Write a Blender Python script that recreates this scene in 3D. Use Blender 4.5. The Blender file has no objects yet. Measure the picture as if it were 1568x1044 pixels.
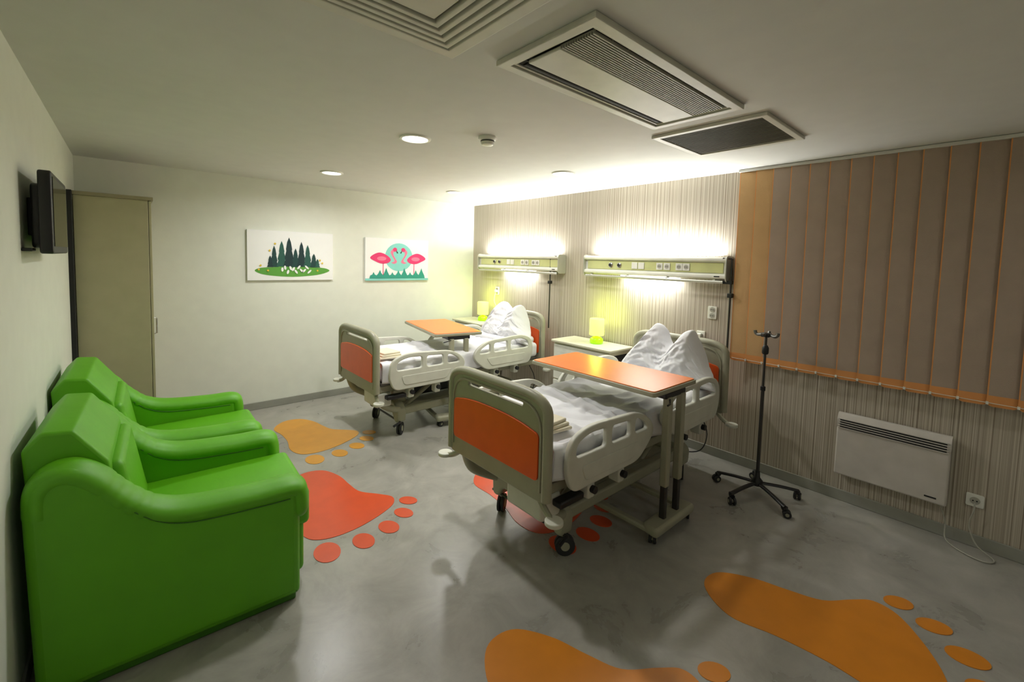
import bpy, bmesh, math, random
from mathutils import Vector, Matrix, noise
random.seed(7)
H=2.65; XL=-.357; XR=4.148; YF=5.659; YB=-1.9
UP=28; DN=7; DL=15
scene=bpy.context.scene
scene.view_settings.view_transform='Standard'
scene.view_settings.look='None'
scene.view_settings.exposure=0.12

# ---------------------------------------------------------------- materials
def lin(c): return tuple(((v/255)/12.92 if v/255<=.04045 else (((v/255)+.055)/1.055)**2.4) for v in c)+(1,)
def mat(name,rgb,rough=.5,metal=0,var=.06,vs=8,bump=0,bs=60,emit=0,spec=.5,ecol=None,trans=0):
    m=bpy.data.materials.new(name); m.use_nodes=True; nt=m.node_tree; b=nt.nodes['Principled BSDF']
    c=lin(rgb)
    b.inputs['Roughness'].default_value=rough; b.inputs['Metallic'].default_value=metal
    b.inputs['Specular IOR Level'].default_value=spec
    tc=nt.nodes.new('ShaderNodeTexCoord')
    n=nt.nodes.new('ShaderNodeTexNoise'); n.inputs['Scale'].default_value=vs; n.inputs['Detail'].default_value=4
    nt.links.new(tc.outputs['Object'],n.inputs['Vector'])
    r=nt.nodes.new('ShaderNodeValToRGB')
    r.color_ramp.elements[0].position=.3; r.color_ramp.elements[1].position=.7
    r.color_ramp.elements[0].color=tuple(v*(1-var) for v in c[:3])+(1,)
    r.color_ramp.elements[1].color=tuple(min(1,v*(1+var)) for v in c[:3])+(1,)
    nt.links.new(n.outputs['Fac'],r.inputs['Fac']); nt.links.new(r.outputs['Color'],b.inputs['Base Color'])
    if bump:
        n2=nt.nodes.new('ShaderNodeTexNoise'); n2.inputs['Scale'].default_value=bs; n2.inputs['Detail'].default_value=5
        nt.links.new(tc.outputs['Object'],n2.inputs['Vector'])
        bp=nt.nodes.new('ShaderNodeBump'); bp.inputs['Strength'].default_value=bump; bp.inputs['Distance'].default_value=.01
        nt.links.new(n2.outputs['Fac'],bp.inputs['Height']); nt.links.new(bp.outputs['Normal'],b.inputs['Normal'])
    if emit:
        b.inputs['Emission Color'].default_value=lin(ecol or rgb); b.inputs['Emission Strength'].default_value=emit
    return m
M={}
M['wall']=mat('wall_paint',(224,226,214),.7,var=.02,bump=.06,bs=120)
M['ceil']=mat('ceiling_paint',(212,212,207),.75,var=.02,bump=.04,bs=90)
M['white']=mat('white_plastic',(225,225,215),.4)
M['trimw']=mat('grille_frame',(208,206,194),.45)
M['base']=mat('baseboard_vinyl',(150,150,140),.5)
M['green']=mat('green_leatherette',(94,172,12),.48,var=.05,vs=5,bump=.12,bs=14)
M['greend']=mat('green_seam',(52,110,5),.5)
M['beige']=mat('bed_frame_plastic',(158,156,134),.42)
M['rail']=mat('bed_rail_plastic',(205,205,192),.4)
M['orange']=mat('orange_laminate',(228,92,30),.35,var=.05)
M['otop']=mat('table_top_orange',(234,124,50),.32,var=.05)
M['sheet']=mat('bed_linen',(228,228,232),.8,var=.02,bump=.35,bs=9)
M['towel']=mat('towel_cloth',(222,214,190),.9,bump=.3,bs=40)
M['dark']=mat('dark_plastic',(26,26,28),.4)
M['rubber']=mat('caster_rubber',(40,40,42),.6)
M['steel']=mat('steel_frame',(120,120,116),.35,.7)
M['chrome']=mat('chrome_tube',(190,190,190),.18,1,var=.02)
M['dsteel']=mat('dark_metal_tube',(70,68,66),.35,.6)
M['lam']=mat('cabinet_laminate',(205,203,178),.45)
M['ward']=mat('wardrobe_laminate',(172,166,134),.5,var=.04)
M['wardd']=mat('wardrobe_edge',(148,140,112),.5)
M['panelg']=mat('headwall_lime_front',(200,204,142),.4)
M['alu']=mat('aluminium_profile',(190,190,180),.35,.5)
M['heat']=mat('heater_enamel',(200,194,186),.4)
M['slot']=mat('dark_slot',(22,22,22),.7)
M['louv']=mat('louver_metal',(170,168,155),.5)
M['ldark']=mat('dark_louver',(96,92,80),.55,spec=.1)
M['tvs']=mat('tv_screen_glass',(14,14,17),.12)
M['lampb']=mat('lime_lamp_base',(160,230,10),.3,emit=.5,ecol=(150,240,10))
M['shade']=mat('glowing_lampshade',(235,245,110),.6,emit=2.0,ecol=(222,240,92))
M['glow']=mat('downlight_diffuser',(255,255,250),.5,emit=9)
M['tube']=mat('fluorescent_tube',(255,255,245),.5,emit=6)
M['f1']=mat('vinyl_orange',(210,130,34),.32,var=.05)
M['f2']=mat('vinyl_red',(212,78,34),.32,var=.05)
M['f3']=mat('vinyl_amber',(214,150,40),.32,var=.05)
M['canvas']=mat('print_canvas',(240,240,238),.7,var=.01)
M['slat']=mat('blind_fabric',(176,158,142),.85,var=.04,bump=.2,bs=200)
M['slat_lit']=mat('blind_fabric_lit_tint',(206,168,118),.85,var=.04,bump=.2,bs=200)  # gold tint paints in the headwall light scattering through the first slats
M['slate']=mat('blind_edge',(226,156,92),.8,var=.05)
def flat(n,c): 
    return mat(n,c,.7,var=.03)
for n,c in dict(tree1=(22,62,58),tree2=(34,84,72),tree3=(16,48,50),grass=(92,158,60),pink=(222,52,110),pinkl=(238,120,150),teal=(42,150,130),teall=(130,205,196),yel=(225,190,60),ink=(40,40,40)).items(): M[n]=flat('print_'+n,c)

# floor vinyl
def floormat():
    m=bpy.data.materials.new('floor_vinyl'); m.use_nodes=True; nt=m.node_tree; b=nt.nodes['Principled BSDF']
    tc=nt.nodes.new('ShaderNodeTexCoord')
    n=nt.nodes.new('ShaderNodeTexNoise'); n.inputs['Scale'].default_value=3.2; n.inputs['Detail'].default_value=8; n.inputs['Roughness'].default_value=.65; n.inputs['Distortion'].default_value=.6
    nt.links.new(tc.outputs['Object'],n.inputs['Vector'])
    r=nt.nodes.new('ShaderNodeValToRGB'); r.color_ramp.elements[0].position=.32; r.color_ramp.elements[1].position=.7
    r.color_ramp.elements[0].color=lin((142,140,132)); r.color_ramp.elements[1].color=lin((172,169,161))
    nt.links.new(n.outputs['Fac'],r.inputs['Fac']); nt.links.new(r.outputs['Color'],b.inputs['Base Color'])
    mr=nt.nodes.new('ShaderNodeMapRange'); mr.inputs['To Min'].default_value=.22; mr.inputs['To Max'].default_value=.36
    nt.links.new(n.outputs['Fac'],mr.inputs['Value']); nt.links.new(mr.outputs['Result'],b.inputs['Roughness'])
    return m
M['floor']=floormat()
def paper():
    m=bpy.data.materials.new('striped_wallpaper'); m.use_nodes=True; nt=m.node_tree; b=nt.nodes['Principled BSDF']
    b.inputs['Roughness'].default_value=.7
    g=nt.nodes.new('ShaderNodeNewGeometry'); s=nt.nodes.new('ShaderNodeSeparateXYZ'); nt.links.new(g.outputs['Position'],s.inputs[0])
    mu=nt.nodes.new('ShaderNodeMath'); mu.operation='MULTIPLY'; mu.inputs[1].default_value=95; nt.links.new(s.outputs['Y'],mu.inputs[0])
    n=nt.nodes.new('ShaderNodeTexNoise'); n.noise_dimensions='1D'; n.inputs['Scale'].default_value=1; n.inputs['Detail'].default_value=2; n.inputs['Roughness'].default_value=.7
    nt.links.new(mu.outputs[0],n.inputs['W'])
    r=nt.nodes.new('ShaderNodeValToRGB'); cr=r.color_ramp; cr.elements[0].position=.33; cr.elements[1].position=.64
    cr.elements[0].color=lin((138,126,110)); cr.elements[1].color=lin((196,188,172))
    e=cr.elements.new(.47); e.color=lin((172,162,146))
    nt.links.new(n.outputs['Fac'],r.inputs['Fac']); nt.links.new(r.outputs['Color'],b.inputs['Base Color'])
    return m
M['paper']=paper()

# ---------------------------------------------------------------- helpers
def top(name,loc=(0,0,0),rz=0):
    e=bpy.data.objects.new(name,None); scene.collection.objects.link(e)
    e.location=loc; e.rotation_euler=(0,0,rz); e.empty_display_size=.1
    return e
def fin(name,me,m,par=None,smooth=True,bev=0,seg=3,sub=0,off=None):
    if off is not None: me.transform(Matrix.Translation(-Vector(off)))
    o=bpy.data.objects.new(name,me); scene.collection.objects.link(o)
    me.materials.clear(); me.materials.append(M[m])
    if par: o.parent=par
    if bev:
        b=o.modifiers.new('bev','BEVEL'); b.width=bev; b.segments=seg; b.limit_method='ANGLE'; b.angle_limit=math.radians(35)
    if sub:
        s=o.modifiers.new('sub','SUBSURF'); s.levels=sub; s.render_levels=sub
    if smooth:
        for p in me.polygons: p.use_smooth=True
        if not sub:
            try: me.set_sharp_from_angle(angle=math.radians(42))
            except Exception: pass
    return o
def box(par,name,m,lo,hi,bev=.004,seg=2,rot=None,smooth=True):
    bm=bmesh.new(); bmesh.ops.create_cube(bm,size=1)
    c=[(lo[i]+hi[i])/2 for i in range(3)]; s=[abs(hi[i]-lo[i]) for i in range(3)]
    mt=Matrix.Translation(c)
    if rot is not None: mt=mt@rot
    mt=mt@Matrix.Diagonal((*s,1))
    bmesh.ops.transform(bm,matrix=mt,verts=bm.verts)
    me=bpy.data.meshes.new(name); bm.to_mesh(me); bm.free()
    return fin(name,me,m,par,smooth,bev=min(bev,min(s)*.45) if bev else 0,seg=seg)
def boxes(par,name,m,lst,bev=0):
    bm=bmesh.new()
    for lo,hi in lst:
        c=[(lo[i]+hi[i])/2 for i in range(3)]; s=[abs(hi[i]-lo[i]) for i in range(3)]
        bmesh.ops.create_cube(bm,size=1,matrix=Matrix.Translation(c)@Matrix.Diagonal((*s,1)))
    me=bpy.data.meshes.new(name); bm.to_mesh(me); bm.free()
    return fin(name,me,m,par,bev>0,bev=bev)
def crom(pts,n=8,closed=False):
    P=[Vector(p) for p in pts]; out=[]; N=len(P)
    for i in range(N if closed else N-1):
        if closed: a,b,c,d=P[(i-1)%N],P[i],P[(i+1)%N],P[(i+2)%N]
        else: a,b,c,d=P[max(i-1,0)],P[i],P[i+1],P[min(i+2,N-1)]
        for k in range(n):
            t=k/n
            out.append(.5*((2*b)+(c-a)*t+(2*a-5*b+4*c-d)*t*t+(3*b-a-3*c+d)*t**3))
    if not closed: out.append(P[-1])
    return out
def rpoly(pts,r,n=6):
    out=[];N=len(pts)
    for i in range(N):
        p=Vector(pts[i]);a=Vector(pts[i-1]);b=Vector(pts[(i+1)%N])
        rr=r[i] if isinstance(r,(list,tuple)) else r
        da=(a-p);db=(b-p);ra=min(rr,da.length*.49);rb=min(rr,db.length*.49)
        A=p+da.normalized()*ra;B=p+db.normalized()*rb
        if rr<=0: out.append(p);continue
        for k in range(n+1):
            t=k/n; out.append(A*(1-t)**2+p*2*t*(1-t)+B*t*t)
    return out
def tube(par,name,m,pts,r,ry=None,n=12,closed=False,smooth=0,up=None,rf=None):
    """sweep ellipse (r along side, ry along up) on path"""
    P=[Vector(p) for p in pts]
    if smooth: P=crom(P,smooth,closed)
    ry=ry or r; N=len(P); bm=bmesh.new(); rings=[]
    prev=None
    for i in range(N):
        if closed: t=(P[(i+1)%N]-P[i-1])
        else: t=(P[min(i+1,N-1)]-P[max(i-1,0)])
        t.normalize()
        if up is not None: side=t.cross(Vector(up)).normalized()
        else:
            if prev is None:
                q=Vector((0,0,1)) if abs(t.z)<.9 else Vector((1,0,0)); side=t.cross(q).normalized()
            else: side=(prev-t*prev.dot(t)).normalized()
            prev=side
        u=side.cross(t).normalized()
        k=rf(i/(N-1)) if rf else 1
        rings.append([bm.verts.new(P[i]+side*math.cos(2*math.pi*j/n)*r*k+u*math.sin(2*math.pi*j/n)*ry*k) for j in range(n)])
    for i in range(N if closed else N-1):
        a=rings[i];b=rings[(i+1)%N]
        for j in range(n): bm.faces.new((a[j],a[(j+1)%n],b[(j+1)%n],b[j]))
    if not closed:
        bm.faces.new(rings[0][::-1]); bm.faces.new(rings[-1])
    bmesh.ops.recalc_face_normals(bm,faces=bm.faces)
    me=bpy.data.meshes.new(name); bm.to_mesh(me); bm.free()
    return fin(name,me,m,par,True)
def cyl(par,name,m,a,b,r,r2=None,n=20,bev=.002):
    a=Vector(a);b=Vector(b);bm=bmesh.new()
    d=b-a; q=d.to_track_quat('Z','Y').to_matrix().to_4x4()
    bmesh.ops.create_cone(bm,cap_ends=True,segments=n,radius1=r,radius2=r if r2 is None else r2,depth=d.length,matrix=Matrix.Translation((a+b)/2)@q)
    me=bpy.data.meshes.new(name); bm.to_mesh(me); bm.free()
    return fin(name,me,m,par,True,bev=bev)
def lathe(par,name,m,prof,c=(0,0,0),n=32,axis='z'):
    bm=bmesh.new();rings=[]
    for r,z in prof:
        rings.append([bm.verts.new((r*math.cos(2*math.pi*j/n),r*math.sin(2*math.pi*j/n),z)) for j in range(n)])
    for a,b in zip(rings,rings[1:]):
        for j in range(n): bm.faces.new((a[j],a[(j+1)%n],b[(j+1)%n],b[j]))
    bm.faces.new(rings[0][::-1]); bm.faces.new(rings[-1])
    bmesh.ops.recalc_face_normals(bm,faces=bm.faces)
    if axis=='x': bmesh.ops.rotate(bm,verts=bm.verts,matrix=Matrix.Rotation(math.radians(-90),3,'Y'))
    if axis=='y': bmesh.ops.rotate(bm,verts=bm.verts,matrix=Matrix.Rotation(math.radians(90),3,'X'))
    bmesh.ops.translate(bm,verts=bm.verts,vec=c)
    me=bpy.data.meshes.new(name); bm.to_mesh(me); bm.free()
    return fin(name,me,m,par,True)
PL={'xy':Matrix(((1,0,0,0),(0,1,0,0),(0,0,1,0),(0,0,0,1))),
    'yz':Matrix(((0,0,1,0),(1,0,0,0),(0,1,0,0),(0,0,0,1))),
    'xz':Matrix(((1,0,0,0),(0,0,-1,0),(0,1,0,0),(0,0,0,1)))}
def plate(par,name,m,loops,plane,pos,thick,bev=0,smooth=True):
    """extruded 2D shape(s) with holes. pos = coordinate of mid plane"""
    cu=bpy.data.curves.new('tmp','CURVE'); cu.dimensions='2D'; cu.fill_mode='BOTH'
    cu.extrude=max(thick/2-bev,0.0001); cu.bevel_depth=bev; cu.bevel_resolution=2; cu.offset=-bev
    for L in loops:
        sp=cu.splines.new('POLY'); sp.points.add(len(L)-1)
        for i,p in enumerate(L): sp.points[i].co=(p[0],p[1],0,1)
        sp.use_cyclic_u=True
    ob=bpy.data.objects.new('tmp',cu); scene.collection.objects.link(ob)
    dg=bpy.context.evaluated_depsgraph_get(); me=bpy.data.meshes.new_from_object(ob.evaluated_get(dg))
    bpy.data.objects.remove(ob); bpy.data.curves.remove(cu)
    mt=PL[plane].copy()
    t={'xy':(0,0,pos),'yz':(pos,0,0),'xz':(0,pos,0)}[plane]
    me.transform(Matrix.Translation(t)@mt); me.name=name
    if smooth: return fin(name,me,m,par,True)
    return fin(name,me,m,par,False)
def rect(a,b,c,d): return [(a,b),(c,b),(c,d),(a,d)]
def ell(cx,cy,rx,ry,n=28,rot=0):
    c,s=math.cos(rot),math.sin(rot)
    return [(cx+rx*math.cos(2*math.pi*i/n)*c-ry*math.sin(2*math.pi*i/n)*s, cy+rx*math.cos(2*math.pi*i/n)*s+ry*math.sin(2*math.pi*i/n)*c) for i in range(n)]

# ---------------------------------------------------------------- room
T=.12
box(None,'floor','floor',(XL-T,YB-T,-.1),(XR+T,YF+T,0),bev=0,smooth=False)
box(None,'ceiling','ceil',(XL-T,YB-T,H),(XR+T,YF+T,H+.1),bev=0,smooth=False)
box(None,'wall_left','wall',(XL-T,YB,0),(XL,YF,H),bev=0,smooth=False)
box(None,'wall_right','paper',(XR,YB,0),(XR+T,YF,H),bev=0,smooth=False)
box(None,'wall_far','wall',(XL-T,YF,0),(XR+T,YF+T,H),bev=0,smooth=False)
box(None,'wall_back','wall',(XL-T,YB-T,0),(XR+T,YB,H),bev=0,smooth=False)
box(None,'baseboard_far','base',(XL,YF-.012,0),(XR,YF,.085),bev=.004)
box(None,'baseboard_right','base',(XR-.012,YB,0),(XR,YF-.012,.085),bev=.004)
box(None,'baseboard_left','base',(XL,YB,0),(XL+.012,YF-.012,.085),bev=.004)

# footprints
FOOT=[(-.09,0),(-.04,.15),(.14,.21),(.32,.21),(.48,.22),(.62,.31),(.72,.36),(.81,.31),(.87,.16),(.9,-.02),(.88,-.18),(.80,-.28),(.64,-.29),(.45,-.22),(.25,-.18),(.04,-.16)]
TOES=[(.84,.42,.07,.05,.5),(.955,.31,.075,.052,.3),(1.03,.15,.08,.06,.12),(1.05,-.04,.085,.063,0),(1.0,-.25,.1,.075,-.15)]
def foot(hx,hy,dx,dy,m,sc=1,z=.0015):
    l=math.hypot(dx,dy);dx/=l;dy/=l;nx,ny=-dy,dx
    f=lambda s,t:(hx+(s*dx+t*nx)*sc,hy+(s*dy+t*ny)*sc)
    loops=[[f(p.x,p.y) for p in crom([(a,b,0) for a,b in FOOT],6,True)]]
    for s,t,a,b,r in TOES: loops.append([f(*p) for p in ell(s,t,a,b,24,r)])
    return plate(None,'footprint_floor_decal',m,loops,'xy',z,.003,smooth=False)
foot(1.24,1.40,.33,-.94,'f1'); foot(2.43,.93,.33,-.94,'f1')
foot(1.04,3.64,.08,-1,'f2'); foot(2.21,2.78,.08,-1,'f2'); foot(1.24,4.97,.2,-.95,'f3')

# ---------------------------------------------------------------- armchairs (local: x back->front, y across 0..W)
def armchair(ox,oy,rz,W=.96):
    e=top('green_armchair',(ox,oy,0),rz)
    AT=.17; F=.975
    prof=[(.02,.03),(.0,.84),(.02,.91),(.08,.945),(.15,.94),(.22,.88),(.29,.79),(.39,.69),(.52,.645),(.75,.628),(F-.04,.625),(F,.60),(F,.03)]
    for nm,y in(('arm_side_near',AT/2),('arm_side_far',W-AT/2)):
        plate(e,nm,'green',[rpoly(prof,.03,4)],'xz',y,AT,.035)
        path=[(.045,y,.76),(.05,y,.85),(.085,y,.895),(.14,y,.895),(.205,y,.845),(.285,y,.745),(.39,y,.655),(.53,y,.612),(.78,y,.592),(F-.035,y,.588),(F-.002,y,.555),(F+.004,y,.44)]
        def rf(t,y=y):
            k=1.0
            for c in(.40,.43,.465,.50,.53): k-=.055*math.exp(-((t-c)/.007)**2)
            if t>.97: k*=1-(t-.97)*9
            return k
        tube(e,nm+'_pad','green',path,.092,.052,n=20,smooth=10,rf=rf)
        tube(e,nm+'_seam','greend',[(.30,y-.0865,.73),(.4,y-.087,.635),(.53,y-.087,.585),(.78,y-.087,.565),(F-.05,y-.087,.56)],.003,n=6,smooth=5)
    # seat
    box(e,'seat_cushion','green',(.22,AT-.01,.30),(1.06,W-AT+.01,.505),bev=.03,seg=4)
    box(e,'front_panel','green',(.80,AT-.01,.04),(1.03,W-AT+.01,.33),bev=.03,seg=4)
    box(e,'base_box','greend',(.03,.02,.0),(F-.02,W-.02,.06),bev=.01)
    R=Matrix.Rotation(math.radians(-10),4,'Y')
    box(e,'backrest_lower','green',(.08,AT,.38),(.33,W-AT,.86),bev=.035,seg=4,rot=R)
    box(e,'back_shell','green',(.02,.08,.05),(.12,W-.08,.93),bev=.04,seg=4)
    # head cushion: faceted prism
    hp=[(.0,.80),(-.01,1.0),(.045,1.065),(.14,1.055),(.245,.90),(.26,.78)]
    plate(e,'head_cushion','green',[rpoly(hp,.012,3)],'xz',W/2-.02,W-2*AT+.06,.014)
    tube(e,'back_seam','greend',[(.285,W/2-.22,.69),(.297,W/2,.69),(.285,W/2+.22,.69)],.005,n=6)
    tube(e,'seat_piping','greend',[(1.058,AT+.03,.33),(1.064,W/2,.33),(1.058,W-AT-.03,.33)],.005,n=6)
    return e
armchair(-.330,2.38,math.radians(-2.5),.92); armchair(-.335,3.36,math.radians(-1),.97)

# ---------------------------------------------------------------- wardrobe
e=top('wardrobe',(0,0,0))
box(e,'carcass','ward',(-.325,5.0,.06),(.14,5.645,2.24),bev=.003)
box(e,'plinth','wardd',(-.31,5.01,0),(.11,5.64,.06))
box(e,'top_board','wardd',(-.335,4.985,2.24),(.175,5.65,2.27),bev=.003)
box(e,'door_leaf','ward',(.143,5.0,.07),(.162,5.32,2.235),bev=.003)
box(e,'door_leaf_b','ward',(.143,5.325,.07),(.162,5.645,2.235),bev=.003)
tube(e,'handle','chrome',[(.162,5.29,1.02),(.19,5.29,1.03),(.19,5.29,1.17),(.162,5.29,1.18)],.006,n=8)
box(None,'gap_shade_strip','slot',(XL,4.93,.085),(XL+.03,4.985,2.27),bev=.002)  # dark strip standing in for the shaded gap between wardrobe and wall

# ---------------------------------------------------------------- TV
e=top('wall_mounted_tv',(0,0,0))
plate(e,'tv_body','dark',[rpoly(rect(2.90,1.775,3.52,2.155),.02,4)],'yz',-.278,.045,.008)
plate(e,'tv_back_bulge','dark',[rpoly(rect(2.97,1.80,3.45,2.10),.03,4)],'yz',-.312,.04,.01)
plate(e,'screen','tvs',[rect(2.93,1.81,3.49,2.13)],'yz',-.255,.004)
box(e,'wall_bracket','dark',(XL,3.1,1.86),(-.32,3.32,2.04))
box(e,'bracket_foot','dark',(XL,2.90,1.785),(XL+.035,3.0,1.80))

# ---------------------------------------------------------------- pictures
def pic(name,x0,x1,z0,z1):
    e=top(name,(0,0,0)); box(e,'canvas','canvas',(x0,YF-.028,z0),(x1,YF,z1),bev=.002)
    return e
def pp(e,name,m,x0,x1,z0,z1,pts_or_loops,k=1):
    L=pts_or_loops if isinstance(pts_or_loops[0],list) else [pts_or_loops]
    L=[[(x0+p[0]*(x1-x0),z0+p[1]*(z1-z0)) for p in l] for l in L]
    return plate(e,name,m,L,'xz',YF-.0285-.0006*k,.0008,smooth=False)
b=(1.0,1.94,1.50,2.075); e=pic('forest_wall_picture',*b)
pp(e,'meadow','grass',*b,[(p.x,p.y) for p in crom([(.08,.19,0),(.14,.25,0),(.3,.27,0),(.5,.30,0),(.75,.27,0),(.90,.25,0),(.95,.19,0),(.8,.11,0),(.5,.07,0),(.2,.11,0)],5,True)],1)
tr=[(.29,.27,.70,.05,'tree1'),(.375,.28,.80,.062,'tree2'),(.46,.28,.88,.07,'tree3'),(.535,.27,.66,.05,'tree1'),(.605,.28,.80,.06,'tree3'),(.68,.28,.74,.055,'tree2'),(.755,.27,.56,.05,'tree1'),(.245,.27,.50,.035,'tree3'),(.80,.27,.45,.035,'tree2')]
for i,(c,lo,hi,w,m) in enumerate(tr):
    n=3; left=[]
    for k in range(n):
        z=lo+(hi-lo)*k/n*.9; ww=w*(1-k/n*.75); left.append((c-ww,z)); left.append((c-ww*.60,lo+(hi-lo)*.9*(k+.8)/n))
    pts=left+[(c,hi)]+[(2*c-x,z) for x,z in reversed(left)]
    pp(e,'tree_%d'%i,m,*b,pts,2+i)
for i in range(11):
    x=.38+.032*i; pp(e,'flower_%d'%i,'canvas',*b,ell(x,.22+.05*math.sin(i*2.3),.014,.045,10,rot=.5*math.sin(i*3)),12)
for i,(x,z) in enumerate([(.14,.3),(.30,.74),(.86,.36),(.83,.42),(.22,.2),(.24,.6),(.8,.2),(.12,.22)]): pp(e,'star_%d'%i,'yel',*b,ell(x,z,.012,.02,8),13)
b=(2.36,3.31,1.485,2.06); e=pic('flamingo_wall_picture',*b)
pp(e,'sun_disc','teall',*b,ell(.51,.56,.22,.34),1)
pp(e,'water','teall',*b,[(.0,.0),(1,0),(1,.05),(0,.05)],1)
def mir(p,f): return [(1.02-x,z) for x,z in p] if f else p
for f in(0,1):
    body=[(p.x,p.y) for p in crom([(.07,.53,0),(.13,.62,0),(.22,.66,0),(.32,.60,0),(.38,.5,0),(.34,.42,0),(.24,.40,0),(.15,.45,0)],5,True)]
    pp(e,'flamingo_body_%d'%f,'pink',*b,mir(body,f),3)
    pp(e,'flamingo_wing_%d'%f,'pinkl',*b,mir(ell(.24,.52,.07,.05),f),4)
    neck=crom([(.34,.47,0),(.41,.42,0),(.455,.47,0),(.42,.57,0),(.395,.67,0),(.43,.75,0)],5)
    up=[(p.x-.018,p.y+.01) for p in neck]; dn=[(p.x+.022,p.y-.02) for p in reversed(neck)]
    pp(e,'flamingo_neck_%d'%f,'pinkl',*b,mir(up+dn,f),4)
    pp(e,'flamingo_head_%d'%f,'pink',*b,mir(ell(.445,.74,.032,.05),f),5)
    pp(e,'flamingo_beak_%d'%f,'ink',*b,mir([(.46,.74),(.495,.66),(.475,.65)],f),6)
    pp(e,'flamingo_leg_%d'%f,'pink',*b,mir(rect(.26,.12,.27,.42),f),3)
for i in range(9):
    c=.12+.095*i; h=.20+.10*((i*7)%3)/2
    pp(e,'leaf_%d'%i,'teal',*b,[(c-.06,.05),(c-.05,.12),(c-.02,h*.7),(c,h),(c+.02,h*.7),(c+.05,.12),(c+.06,.05)],7+i%2)

# ---------------------------------------------------------------- casters
def caster(e,nm,x,y,r=.055,top_z=.16,m='beige',dir=0):
    c,s=math.cos(dir),math.sin(dir)
    ax=Vector((-s,c,0)); p=Vector((x+c*.02,y+s*.02,r))
    for k in(-1,1):
        cyl(e,nm+'_wheel','rubber',p+ax*k*.006,p+ax*k*.024,r,n=24,bev=.004)
    cyl(e,nm+'_hub','beige',p-ax*.027,p+ax*.027,r*.45,n=16)
    tube(e,nm+'_fork',m,[p+Vector((0,0,r*1.15)),Vector((x,y,r*2+.01)),Vector((x,y,top_z))],.02,n=10,smooth=4)

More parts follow.
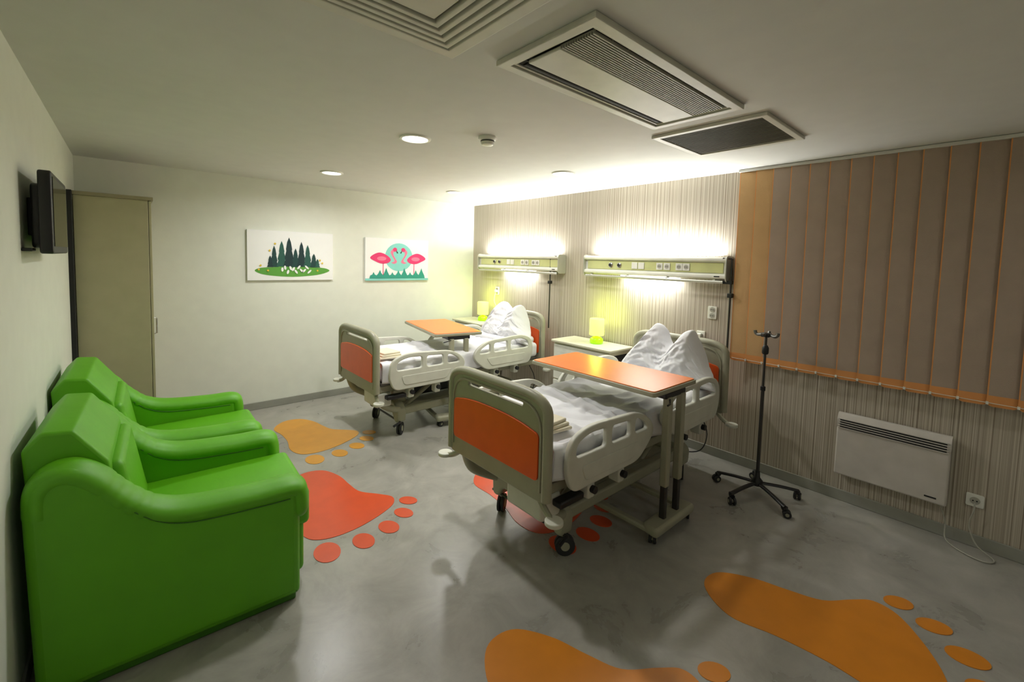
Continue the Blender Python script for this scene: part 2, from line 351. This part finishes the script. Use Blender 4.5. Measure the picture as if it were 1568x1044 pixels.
# ---------------------------------------------------------------- hospital bed
MZ=.79  # mattress top
def hospital_bed(ox,oy,seed):
    e=top('hospital_bed',(ox,oy,0)); rnd=random.Random(seed)
    BW=.455
    def board(x,out,nm,zt,zb):
        o=rpoly([(-BW,zb),(BW,zb),(BW,zt),(-BW,zt)],[.04,.04,.2,.2],8)
        slot=rpoly(rect(-.26,zt-.085,.26,zt-.055),.015,4)
        plate(e,nm,'beige',[o,slot],'yz',x,.03,.008)
        B=BW-.005
        rim=[(x,B,zb+.02),(x,B,zb+.3),(x,B-.003,zt-.17)]+[(x,p.x,p.y) for p in rpoly([(B-.003,zt-.2),(B-.003,zt),(-B+.003,zt),(-B+.003,zt-.2)],[0,.2,.2,0],8)]+[(x,-B+.003,zt-.17),(x,-B,zb+.3),(x,-B,zb+.02)]
        rr=[]
        for p in rim:
            if not rr or (Vector(p)-Vector(rr[-1])).length>.012: rr.append(p)
        tube(e,nm+'_rim','beige',rr,.028,.030,n=12)
        lip=[(x+out*.018,p.x,p.y) for p in rpoly([(.415,zb+.06),(.415,zt-.05),(-.415,zt-.05),(-.415,zb+.06)],[0,.16,.16,0],8)]
        tube(e,nm+'_lip','beige',lip,.008,.008,n=8)
        op=[(-.400,zb+.115),(.400,zb+.115),(.400,zt-.20),(.2,zt-.16),(-.2,zt-.16),(-.400,zt-.20)]
        plate(e,nm+'_orange_panel','orange',[rpoly(op,[.03,.03,.03,.3,.3,.03],6)],'yz',x+out*.02,.012,.003)
        plate(e,nm+'_orange_panel_inner','orange',[rpoly(op,[.03,.03,.03,.3,.3,.03],6)],'yz',x-out*.02,.012,.003)
    board(0,-1,'footboard',1.075,.50); board(2.2,-1,'headboard',1.13,.52)
    for s in(-1,1):
        for x in(-.01,2.21):
            cyl(e,'bumper','rail',(x,s*.52,.43),(x,s*.52,.455),.05,n=24,bev=.006)
            tube(e,'bumper_arm','beige',[(x+.03,s*.36,.52),(x+.02,s*.44,.46),(x,s*.52,.43)],.018,n=8,smooth=4)
    # platform
    box(e,'platform_frame','beige',(.05,-.40,.50),(2.15,.40,.57),bev=.012)
    box(e,'mattress_deck','steel',(.06,-.41,.57),(2.14,.41,.60),bev=.006)
    box(e,'mattress','sheet',(.06,-.42,.60),(2.15,.42,MZ-.012),bev=.045,seg=5)
    # draped sheet
    bm=bmesh.new(); nx,ny=150,64; V=[]
    for i in range(nx+1):
        row=[]
        for j in range(ny+1):
            u=i/nx; x=.06+u*1.66; v=(j/ny-.5)*2; s=v*.62
            if abs(s)<=.42: y=s; z=MZ
            else:
                d=abs(s)-.42; y=math.copysign(.42+min(d,.03)*.9+.014*math.sin(x*31+v*3)*min(1,d*9),s); z=MZ-max(0,d-.012)
            nz=noise.noise(Vector((x*2.2,s*3.5,seed)))*.018+(.5-abs(noise.noise(Vector((x*4+s*2,s*6-x,seed+5)))))*.045
            cr=.016*math.exp(-((x-.80-.05*v)/.018)**2)+.012*math.exp(-((v-.12*math.sin(x*3)+.1)/.05)**2)+.014*math.exp(-((x-.35+.08*v)/.02)**2)
            if abs(s)<=.42: z+=nz-.012+cr
            row.append(bm.verts.new((x,y,z)))
        V.append(row)
    for i in range(nx):
        for j in range(ny): bm.faces.new((V[i][j],V[i+1][j],V[i+1][j+1],V[i][j+1]))
    me=bpy.data.meshes.new('bed_sheet'); bm.to_mesh(me); bm.free()
    o=fin('bed_sheet',me,'sheet',e); o.modifiers.new('s','SOLIDIFY').thickness=.008
    # folded towel
    for k in range(3):
        box(e,'folded_towel','towel',(.10+.01*k,-.34+.015*k,MZ+.018+.018*k),(.33-.012*k,-.06,MZ+.038+.018*k),bev=.009,seg=3,rot=Matrix.Rotation(.1*k-.1,4,'Z'))
    # pillow standing on edge, top "chopped" into two soft ears
    def pil(u,v,side):
        t=(v+1)/2
        dip=math.exp(-(u/.30)**2)
        hgt=.49-.18*dip-.26*max(0,abs(u)-.60)/.34*.8
        hgt-=.03*(1 if u<0 else 0)*abs(u)
        z=MZ-.01+t**.9*hgt
        y=.43*u*(1-.28*t+.07*math.sin(t*3.1))-.05+.03*math.sin(t*4+u)
        th=.175*max(0,(1-u*u))**.40*max(0,(1-abs(v)**2.5))**.5*(1-.45*dip*t)*(1-.3*t)
        cz=noise.noise(Vector((u*2.2+seed,v*2.2,side)))*.030
        q=Vector((u*4.5+v*3,v*2.0-u*2,seed+side)); cz+=(.35-abs(noise.noise(q)))*.06
        q=Vector((u*9-v*5,v*4+u*3,seed+side+9)); cz+=(.3-abs(noise.noise(q)))*.025
        th+=cz*max(0,(1-u*u))**.5*max(0,1-v*v)**.5
        x=1.90+.10*t+side*th+.03*math.sin(u*5)*t
        return (x,y,z)
    bm=bmesh.new(); nu,nv=72,48
    for side in(-1,1):
        vs=[[bm.verts.new(pil(-1+2*i/nu,-1+2*k/nv,side)) for k in range(nv+1)] for i in range(nu+1)]
        for i in range(nu):
            for k in range(nv): bm.faces.new((vs[i][k],vs[i+1][k],vs[i+1][k+1],vs[i][k+1]))
    bmesh.ops.remove_doubles(bm,verts=bm.verts,dist=.0015)
    bmesh.ops.recalc_face_normals(bm,faces=bm.faces)
    me=bpy.data.meshes.new('pillow'); bm.to_mesh(me); bm.free()
    o=fin('pillow',me,'sheet',e,sub=1)
    box(e,'head_pillow','sheet',(1.72,-.36,MZ-.03),(2.15,.36,MZ+.06),bev=.04,seg=5)
    # side rails
    def rail(x0,x1,zb,zt,y,nm,flip):
        L=x1-x0; f=(lambda x,z:(x0+x*L,z)) if not flip else (lambda x,z:(x1-x*L,z))
        h=zt-zb; g=lambda x,z:f(x,zb+z*h)
        out=rpoly([g(.06,.0),g(.80,.0),g(1.0,.40),g(.97,.66),g(.80,.92),g(.20,1.0),g(.02,.82),g(.0,.35)],[.06,.08,.08,.08,.12,.12,.08,.06],6)
        h1=rpoly([g(.09,.54),g(.40,.54),g(.40,.85),g(.22,.87),g(.09,.76)],[.03,.03,.03,.05,.05],5)
        h2=rpoly([g(.46,.54),g(.68,.54),g(.68,.82),g(.46,.85)],.03,5)
        h3=rpoly([g(.74,.54),g(.91,.54),g(.89,.66),g(.79,.80),g(.74,.81)],[.03,.03,.04,.05,.03],5)
        plate(e,nm,'rail',[out,h1,h2,h3],'xz',y,.036,.010)
        sl=rpoly([g(.18,.12),g(.72,.12),g(.80,.38),g(.14,.38)],.03,4)
        s=-1 if y<0 else 1
        plate(e,nm+'_emboss','rail',[sl],'xz',y+s*.018,.01,.004)
        for px in(.28,.62):
            a=f(px,0)[0]
            box(e,nm+'_arm','rail',(a-.03,min(y,s*.40),zb-.10),(a+.03,max(y,s*.40),zb+.06),bev=.012)
            cyl(e,nm+'_pivot','dark',(a,y-.028,zb-.04),(a,y+.028,zb-.04),.022)
    for y in(-.485,.485):
        rail(.10,.98,.53,.885,y,'foot_side_rail',False)
        rail(1.08,1.98,.57,.93,y,'head_side_rail',True)
    # undercarriage
    box(e,'base_long_bar','beige',(.36,-.30,.20),(1.84,-.22,.28),bev=.015)
    box(e,'base_long_bar_b','beige',(.36,.22,.20),(1.84,.30,.28),bev=.015)
    box(e,'base_cover','beige',(.50,-.22,.17),(1.70,.22,.27),bev=.03,seg=4)
    for x in(.32,1.80):
        plate(e,'base_cross_arm','beige',[rpoly([(-.33,.14),(-.27,.14),(-.22,.22),(.22,.22),(.27,.14),(.33,.14),(.34,.27),(.27,.33),(-.27,.33),(-.34,.27)],.03,4)],'yz',x,.10,.015)
        for y in(-.29,.29): caster(e,'caster',x,y,.062,.17,dir=rnd.uniform(-.9,.9))
    for x0,x1,y in((.45,.85,-.17),(.45,.85,.17),(1.35,1.75,-.17),(1.35,1.75,.17)):
        tube(e,'lift_arm','beige',[(x0,y,.25),(x1,y,.51)],.03,.022,n=10)
    box(e,'lift_column_cover','beige',(.30,-.16,.28),(.46,.16,.50),bev=.02)
    box(e,'actuator','dark',(.6,-.06,.29),(1.25,.06,.40),bev=.02)
    tube(e,'brake_bar','dsteel',[(.30,-.36,.15),(.30,.36,.15)],.010,n=8)
    tube(e,'brake_pedal','dark',[(.29,-.35,.15),(.22,-.36,.13)],.012,n=8)
    box(e,'control_box','rail',(.02,-.40,.36),(.18,-.10,.50),bev=.02)
    box(e,'battery_box','rail',(.25,.02,.36),(.48,.30,.50),bev=.02)
    box(e,'hand_lever','dark',(.10,-.47,.44),(.30,-.40,.48),bev=.01)
    tube(e,'corner_drop','beige',[(.05,-.36,.50),(.10,-.36,.38),(.20,-.34,.31),(.32,-.29,.26)],.034,n=12,smooth=5)
    tube(e,'corner_drop_b','beige',[(.05,.36,.50),(.10,.36,.38),(.20,.34,.31),(.32,.29,.26)],.034,n=12,smooth=5)
    tube(e,'power_cord','dark',[(2.1,-.3,.5),(2.2,-.32,.3),(2.22,-.25,.12),(2.1,-.1,.1)],.005,n=6,smooth=6)
    return e
hospital_bed(1.65,2.0,1); hospital_bed(1.72,4.28,2)

# ---------------------------------------------------------------- overbed tables (local: long axis y, column side at -y)
def overbed(ox,oy,rz):
    e=top('overbed_table',(ox,oy,0),rz)
    def O(w,l,r): return rpoly(rect(-w,-l,w,l),r,6)
    plate(e,'table_top_rim','beige',[O(.28,.555,.03)],'xy',.985,.03,.006)
    plate(e,'table_top','otop',[O(.268,.543,.025)],'xy',1.002,.008,.002)
    for x in(-.085,.085):
        box(e,'column','beige',(x-.025,-.565,.34),(x+.025,-.515,.94),bev=.008)
        box(e,'inner_tube','dsteel',(x-.018,-.56,.08),(x+.018,-.52,.4),bev=.006)
    box(e,'top_bracket','dark',(-.13,-.55,.93),(.13,-.2,.972),bev=.008)
    box(e,'support_beam','dsteel',(-.03,-.5,.94),(.03,.45,.97),bev=.006)
    plate(e,'base_end','beige',[rpoly([(-.26,-.60),(.26,-.60),(.24,-.48),(-.24,-.48)],.04,5)],'xy',.095,.06,.02)
    for x in(-.22,.22):
        box(e,'base_leg','beige',(x-.025,-.52,.07),(x+.025,.20,.105),bev=.01)
        for y in(-.55,.18): caster(e,'caster',x,y,.03,.08,'dark',dir=.4)
    tube(e,'release_lever','dark',[(-.1,-.56,.93),(-.17,-.6,.925),(-.2,-.6,.92)],.006,n=8)
    return e
overbed(2.715,1.95,0); overbed(2.79,4.43,math.radians(-11))

# ---------------------------------------------------------------- bedside cabinets + lamps
def cabinet(x0,x1,y0,y1,zt=.90):
    e=top('bedside_cabinet',((x0+x1)/2,(y0+y1)/2,0)); a=(x1-x0)/2;b=(y1-y0)/2
    plate(e,'worktop','lam',[rpoly(rect(-a,-b,a,b),.03,5)],'xy',zt-.0125,.025,.005)
    box(e,'carcass','lam',(-a+.04,-b+.03,.10),(a-.02,b-.03,zt-.025),bev=.004)
    for k,(z0,z1) in enumerate(((.66,.85),(.45,.645),(.12,.435))):
        box(e,'drawer_front_%d'%k,'white',(-a+.02,-b+.04,z0),(-a+.042,b-.04,z1),bev=.005)
        tube(e,'pull_%d'%k,'alu',[(-a+.02,-.07,z1-.05),(-a-.002,-.06,z1-.05),(-a-.002,.06,z1-.05),(-a+.02,.07,z1-.05)],.005,n=8)
    box(e,'open_shelf_slot','slot',(-a+.045,-b+.028,.70),(a-.08,-b+.034,.83),bev=.001)
    for x in(-a+.08,a-.08):
        for y in(-b+.08,b-.08): caster(e,'caster',x,y,.028,.105,'dark')
cabinet(3.69,4.12,2.64,3.48); cabinet(3.69,4.12,4.84,5.56)
def lamp(x,y,z):
    e=top('table_lamp',(x,y,z))
    lathe(e,'base','lampb',[(.062,0),(.072,.008),(.075,.03),(.07,.055),(.05,.072),(.022,.08),(.018,.10)])
    lathe(e,'lampshade','shade',[(.078,.095),(.082,.10),(.082,.275),(.079,.28),(.074,.28),(.074,.10)])
    cyl(e,'bulb_holder','white',(0,0,.08),(0,0,.13),.018)
    l=bpy.data.lights.new('lamp_bulb','POINT'); l.energy=3.8; l.color=(.80,1,.10); l.shadow_soft_size=.04
    o=bpy.data.objects.new('lamp_bulb',l); scene.collection.objects.link(o); o.parent=e; o.location=(0,0,.33)
lamp(3.93,3.0,.90); lamp(3.95,5.12,.90)

# ---------------------------------------------------------------- headwall units
def headwall(y0,y1,pole_y):
    e=top('headwall_supply_unit',(0,0,0)); X=XR
    body=rpoly([(X,1.87),(X-.10,1.885),(X-.135,1.87),(X-.135,1.845),(X-.10,1.835),(X-.10,1.73),(X-.135,1.72),(X-.135,1.69),(X-.09,1.675),(X,1.675)],.008,3)
    plate(e,'housing','white',[body],'xz',(y0+y1)/2,y1-y0)
    box(e,'socket_strip','panelg',(X-.108,y0+.03,1.735),(X-.098,y1-.03,1.83),bev=.003)
    for y in(y0-.006,y1+.006): plate(e,'end_cap','alu',[rpoly([(X,1.89),(X-.12,1.895),(X-.145,1.875),(X-.145,1.68),(X-.12,1.655),(X,1.655)],.02,4)],'xz',y,.012,.003)
    tube(e,'equipment_rail','alu',[(X-.13,y0+.02,1.655),(X-.13,y1-.02,1.655)],.008,.014,n=10)
    for k in range(4):
        y=y0+.1+(y1-y0-.2)*k/3; box(e,'rail_bracket','alu',(X-.13,y-.012,1.648),(X-.02,y+.012,1.676),bev=.002)
    L=y1-y0
    for t in(.78,.71):
        lathe(e,'gas_outlet','chrome',[(.028,0),(.028,.008),(.018,.016),(.014,.016)],(X-.108,y0+t*L,1.783),axis='x',n=20)
        lathe(e,'gas_outlet_core','slot',[(.017,0),(.017,.004)],(X-.122,y0+t*L,1.783),axis='x',n=16)
    def sock(t,hole=True):
        y=y0+t*L
        box(e,'socket_plate','white',(X-.116,y-.035,1.748),(X-.107,y+.035,1.818),bev=.003)
        if hole: 
            lathe(e,'socket_well','louv',[(.022,0),(.022,.003)],(X-.1155,y,1.783),axis='x',n=20)
            for d in(-.008,.008): cyl(e,'socket_hole','slot',(X-.12,y+d,1.783),(X-.117,y+d,1.783),.004,n=8,bev=0)
    sock(.59,False); sock(.54,False); sock(.41); sock(.36); sock(.28); sock(.235)
    box(e,'brand_tab','slot',(X-.137,y0+.05,1.70),(X-.134,y0+.10,1.71),bev=0)
    ym=(y0+y1)/2
    box(e,'reading_light_diffuser','tube',(X-.09,ym-.33,1.668),(X-.03,ym+.33,1.676),bev=.001)
    box(e,'up_light_diffuser','tube',(X-.09,y0+.12,1.868),(X-.03,y1-.12,1.8835),bev=.001)
    for nm,z,sy,en,up_ in(('up_light',1.895,L-.20,UP,1),('reading_light',1.66,.62,DN,0)):
        l=bpy.data.lights.new(nm,'AREA'); l.shape='RECTANGLE'; l.size=.04; l.size_y=sy; l.energy=en; l.color=(.98,1,.985)
        o=bpy.data.objects.new(nm,l); scene.collection.objects.link(o); o.parent=e; o.location=(X-(.035 if up_ else .055),ym,z)
        o.rotation_euler=(0,math.pi,0) if up_ else (0,0,0)
    px=X-.10
    tube(e,'infusion_pole','dsteel',[(px,pole_y,1.87),(px,pole_y,.95)],.009,n=10)
    tube(e,'pole_bracket_top','dsteel',[(X-.13,y0+.03,1.87),(px,pole_y,1.87)],.008,n=8)
    box(e,'pole_clamp','dark',(px-.025,pole_y-.025,1.52),(px+.02,pole_y+.02,1.56),bev=.005)
    box(e,'pole_wall_clamp','dark',(px-.015,pole_y-.015,1.64),(px+.02,y0+.05,1.67),bev=.004)
headwall(1.67,3.28,1.63); headwall(3.70,5.34,3.86)

def wallsock(y,z,dbl=False,cable=None):
    e=top('wall_socket',(0,0,0)); 
    plate(e,'plate','white',[rpoly(rect(y-.042,z-.06 if dbl else z-.042,y+.042,z+.06 if dbl else z+.042),.01,3)],'yz',XR-.006,.012,.003)
    for zz in((z-.028,z+.028) if dbl else (z,)):
        lathe(e,'well','louv',[(.024,0),(.024,.003)],(XR-.012,y,zz),axis='x',n=20)
        for d in(-.009,.009): cyl(e,'hole','slot',(XR-.018,y+d,zz),(XR-.013,y+d,zz),.004,n=8,bev=0)
    if cable:
        box(e,'plug','white',(XR-.05,y-.02,z-.02),(XR-.014,y+.02,z+.02),bev=.006); tube(e,'cord','white',cable,.004,n=6,smooth=8)
wallsock(1.82,1.36,True)
wallsock(1.92,1.13,False,[(XR-.04,1.92,1.13),(XR-.06,1.93,1.06),(XR-.05,1.96,1.12),(XR-.05,2.0,1.0),(XR-.04,2.02,.85)])
wallsock(5.03,1.345,True,[(XR-.04,5.03,1.33),(XR-.06,5.03,1.2),(XR-.04,5.0,1.1),(XR-.05,5.05,1.0),(XR-.05,5.08,.92)])
wallsock(.045,.31)

# ---------------------------------------------------------------- heater
e=top('wall_convector_heater',(0,0,0)); X=XR
box(e,'body','heat',(X-.095,.17,.235),(X-.02,.79,.62),bev=.012,seg=3)
plate(e,'top_hood','heat',[rpoly([(X-.02,.60),(X-.095,.60),(X-.095,.66),(X-.06,.705),(X-.02,.705)],.01,3)],'xz',.48,.62)
boxes(e,'outlet_slots','slot',[((X-.0985,.19,.604+.017*k),(X-.0945,.77,.614+.017*k)) for k in range(4)])
boxes(e,'outlet_fins','heat',[((X-.102,.18,.597+.017*k),(X-.09,.78,.602+.017*k)) for k in range(5)])
box(e,'wall_mount','steel',(X-.02,.25,.3),(X,.71,.6))
box(e,'logo','slot',(X-.0975,.22,.27),(X-.0945,.28,.28),bev=0)
tube(e,'power_cord','louv',[(X-.06,.20,.235),(X-.05,.17,.12),(X-.08,.16,.02),(X-.16,.08,.008),(X-.19,-.02,.008),(X-.12,-.06,.008),(X-.08,.02,.05),(X-.05,.06,.15),(X-.06,.045,.26),(X-.03,.045,.30)],.004,n=8,smooth=8)

# ---------------------------------------------------------------- vertical blinds
e=top('vertical_blinds',(0,0,0))
box(e,'headrail','ceil',(X-.10,-1.25,2.625),(X-.05,1.62,2.648),bev=.004)
sp=.131; n=int((1.60+1.2)/sp)
bmS=bmesh.new(); bmE=bmesh.new(); bmLit=bmesh.new()
a=math.radians(9)
for i in range(n+1):
    yc=1.605-sp*(i+.5)+.0; hw=.070; ew=.006
    def P(t,z): return (X-.075-t*math.sin(a)*1.0, yc+t*math.cos(a), z)
    zb=.962
    def strip(bm,t0,t1,z0,z1):
        vs=[bm.verts.new(P(t,z)) for t,z in((t0,z0),(t1,z0),(t1,z1),(t0,z1))]; bm.faces.new(vs)
    strip(bmLit if i<2 else bmS,-hw+ew,hw-ew,zb+.07,2.63)
    strip(bmE,-hw,-hw+ew,zb+.03,2.63); strip(bmE,hw-ew,hw,zb+.03,2.63)
    pts=[(-hw,zb+.03)]+[( -hw+.03-.03*math.cos(math.pi/2*k/5), zb+.03-.03*math.sin(math.pi/2*k/5)) for k in range(1,6)]
    pts+= [(-x,z) for x,z in reversed(pts)]
    pts+= [(hw-ew,zb+.03),(hw-ew,zb+.07),(-hw+ew,zb+.07),(-hw+ew,zb+.03)]
    vs=[bmE.verts.new(P(t,z)) for t,z in pts]; bmE.faces.new(vs)  # bottom band: glow through the fabric painted in as orange
for nm,b_,m in(('slats',bmS,'slat'),('slats_lit_tint',bmLit,'slat_lit'),('slat_borders',bmE,'slate')):
    me=bpy.data.meshes.new(nm); b_.to_mesh(me); b_.free(); o=fin(nm,me,m,e,False); 
    s=o.modifiers.new('s','SOLIDIFY'); s.thickness=.0012
tube(e,'bottom_chain','white',[(X-.09,1.59,.985),(X-.09,-1.2,.985)],.002,n=6)
boxes(e,'chain_clips','white',[((X-.095,1.605-sp*k-.006,.975),(X-.08,1.605-sp*k+.006,.992)) for k in range(1,n+1)])

# ---------------------------------------------------------------- IV stand
def ivstand(x,y):
    e=top('iv_drip_stand',(x,y,0))
    lathe(e,'hub','dark',[(.03,.085),(.04,.09),(.04,.125),(.02,.15),(.016,.20)],n=20)
    cyl(e,'outer_tube','dsteel',(0,0,.15),(0,0,.86),.0125); cyl(e,'inner_tube','dsteel',(0,0,.86),(0,0,1.28),.009)
    lathe(e,'collar','dark',[(.012,.84),(.018,.845),(.018,.875),(.010,.88)],n=16)
    lathe(e,'clamp_knob','dark',[(.018,1.13),(.024,1.14),(.024,1.18),(.014,1.20)],n=16)
    for k in range(5):
        t=math.radians(20+72*k); c,s=math.cos(t),math.sin(t)
        tube(e,'leg_%d'%k,'dark',[(c*.02,s*.02,.105),(c*.16,s*.16,.095),(c*.30,s*.30,.075)],.018,.011,n=10,smooth=3)
        caster(e,'caster_%d'%k,c*.29,s*.29,.028,.08,'dark',dir=t+1)
    box(e,'hook_plate','dark',(-.03,-.03,1.265),(.03,.03,1.295),bev=.005)
    for s in(-1,1):
        tube(e,'hook','steel',[(0,s*.02,1.285),(s*.01,s*.06,1.275),(s*.012,s*.08,1.285),(s*.012,s*.085,1.305)],.013,n=8,smooth=5)
        tube(e,'hook_b','steel',[(s*.02,0,1.285),(s*.05,0,1.28),(s*.065,0,1.30)],.011,n=8,smooth=5)
ivstand(3.69,1.20)

# ---------------------------------------------------------------- ceiling items
def downlight(x,y,en):
    e=top('recessed_or_fill_downlight',(x,y,H))
    lathe(e,'ring','white',[(.085,0),(.112,0),(.108,-.010),(.092,-.012),(.085,-.004)])
    lathe(e,'diffuser','glow',[(.088,-.001),(.088,-.006),(.04,-.008)])
    l=bpy.data.lights.new('downlight_or_fill_lamp','AREA'); l.shape='DISK'; l.size=.16; l.energy=en; l.color=(1,.985,.96); l.spread=math.radians(165)
    o=bpy.data.objects.new('downlight_or_fill_lamp',l); scene.collection.objects.link(o); o.parent=e; o.location=(0,0,-.02)
for p in((1.55,2.84,DL),(1.58,4.62,DL),(3.15,2.87,DL*.75),(3.13,4.69,DL*.75),(.55,-1.0,3),(3.15,-.9,2)): downlight(*p)  # final pair, behind the camera, are unseen lamps added as dim fill
e=top('smoke_detector',(1.89,2.44,H))
lathe(e,'base_ring','white',[(.065,0),(.065,-.012),(.058,-.02),(.05,-.022)])
lathe(e,'sensor_head','white',[(.045,-.02),(.048,-.04),(.04,-.055),(.02,-.06)])
lathe(e,'vent_gap','slot',[(.043,-.026),(.0485,-.028),(.0485,-.034),(.043,-.036)])

def frame(e,nm,m,x0,y0,x1,y1,w,z,t,bev=.004):
    plate(e,nm,m,[rect(x0,y0,x1,y1),rect(x0+w,y0+w,x1-w,y1-w)],'xy',z,t,bev)
# large cassette
e=top('ceiling_air_conditioner',(0,0,0))
x0,x1,y0,y1=1.20,2.45,.97,1.50
frame(e,'outer_frame','trimw',x0,y0,x1,y1,.045,H-.012,.024)
frame(e,'inner_frame','trimw',x0+.05,y0+.05,x1-.05,y1-.05,.012,H-.010,.012,.002)
box(e,'backing','slot',(x0+.045,y0+.045,H-.004),(x1-.045,y1-.045,H-.001),bev=0)
box(e,'front_flap','trimw',(x0+.08,y0+.235,H-.024),(x1-.08,y1-.115,H-.010),bev=.004)
tube(e,'swing_vane','slot',[(x0+.09,y1-.085,H-.012),(x1-.09,y1-.085,H-.012)],.014,.006,n=8)
box(e,'outlet_slot','slot',(x0+.07,y1-.11,H-.010),(x1-.07,y1-.06,H-.006),bev=0)
boxes(e,'return_grille','louv',[((x0+.085,y0+.075+.0125*k,H-.022),(x1-.085,y0+.081+.0125*k,H-.008)) for k in range(13)])
boxes(e,'grille_cross_bars','louv',[((x0+.085+.107*k,y0+.07,H-.012),(x0+.089+.107*k,y0+.24,H-.006)) for k in range(11)])
# small vent
e=top('ceiling_air_vent',(0,0,0))
x0,x1,y0,y1=2.63,3.30,.92,1.62
frame(e,'outer_frame','trimw',x0,y0,x1,y1,.04,H-.010,.02)
box(e,'backing','slot',(x0+.04,y0+.04,H-.004),(x1-.04,y1-.04,H-.001),bev=0)
boxes(e,'louvers','ldark',[((x0+.045+.0242*k,y0+.045,H-.014),(x0+.053+.0242*k,y1-.045,H-.005)) for k in range(24)])
# square diffuser
e=top('square_ceiling_diffuser',(0,0,0))
cx,cy=.72,1.27
for k,(h,w) in enumerate(((.31,.05),(.245,.022),(.205,.022),(.165,.022),(.125,.022))):
    frame(e,'ring_%d'%k,'trimw',cx-h,cy-h,cx+h,cy+h,w,H-.012-.003*k,.02,.004)
box(e,'center_plate','trimw',(cx-.09,cy-.09,H-.03),(cx+.09,cy+.09,H-.015),bev=.004)
box(e,'backing','louv',(cx-.3,cy-.3,H-.004),(cx+.3,cy+.3,H-.001),bev=0)

# ---------------------------------------------------------------- world + camera
w=bpy.data.worlds.new('world'); scene.world=w; w.use_nodes=True
w.node_tree.nodes['Background'].inputs[0].default_value=(.6,.65,.7,1); w.node_tree.nodes['Background'].inputs[1].default_value=.3
cam=bpy.data.cameras.new('camera'); co=bpy.data.objects.new('camera',cam); scene.collection.objects.link(co)
f,yaw,pitch,roll=667.1,math.radians(41.406),math.radians(3.622),math.radians(1.510)
wv=Vector((math.sin(yaw)*math.cos(pitch),math.cos(yaw)*math.cos(pitch),-math.sin(pitch)))
r=Vector((math.cos(yaw),-math.sin(yaw),0)); u=r.cross(wv)
c,s=math.cos(roll),math.sin(roll); r2=r*c+u*s; u2=-r*s+u*c
mt=Matrix((( r2.x,u2.x,-wv.x,0),(r2.y,u2.y,-wv.y,0),(r2.z,u2.z,-wv.z,1.799),(0,0,0,1)))
co.matrix_world=mt
cam.sensor_fit='HORIZONTAL'; cam.sensor_width=36; cam.lens=36*f/1568; cam.shift_y=-80.4/1568; cam.clip_start=.02
scene.camera=co
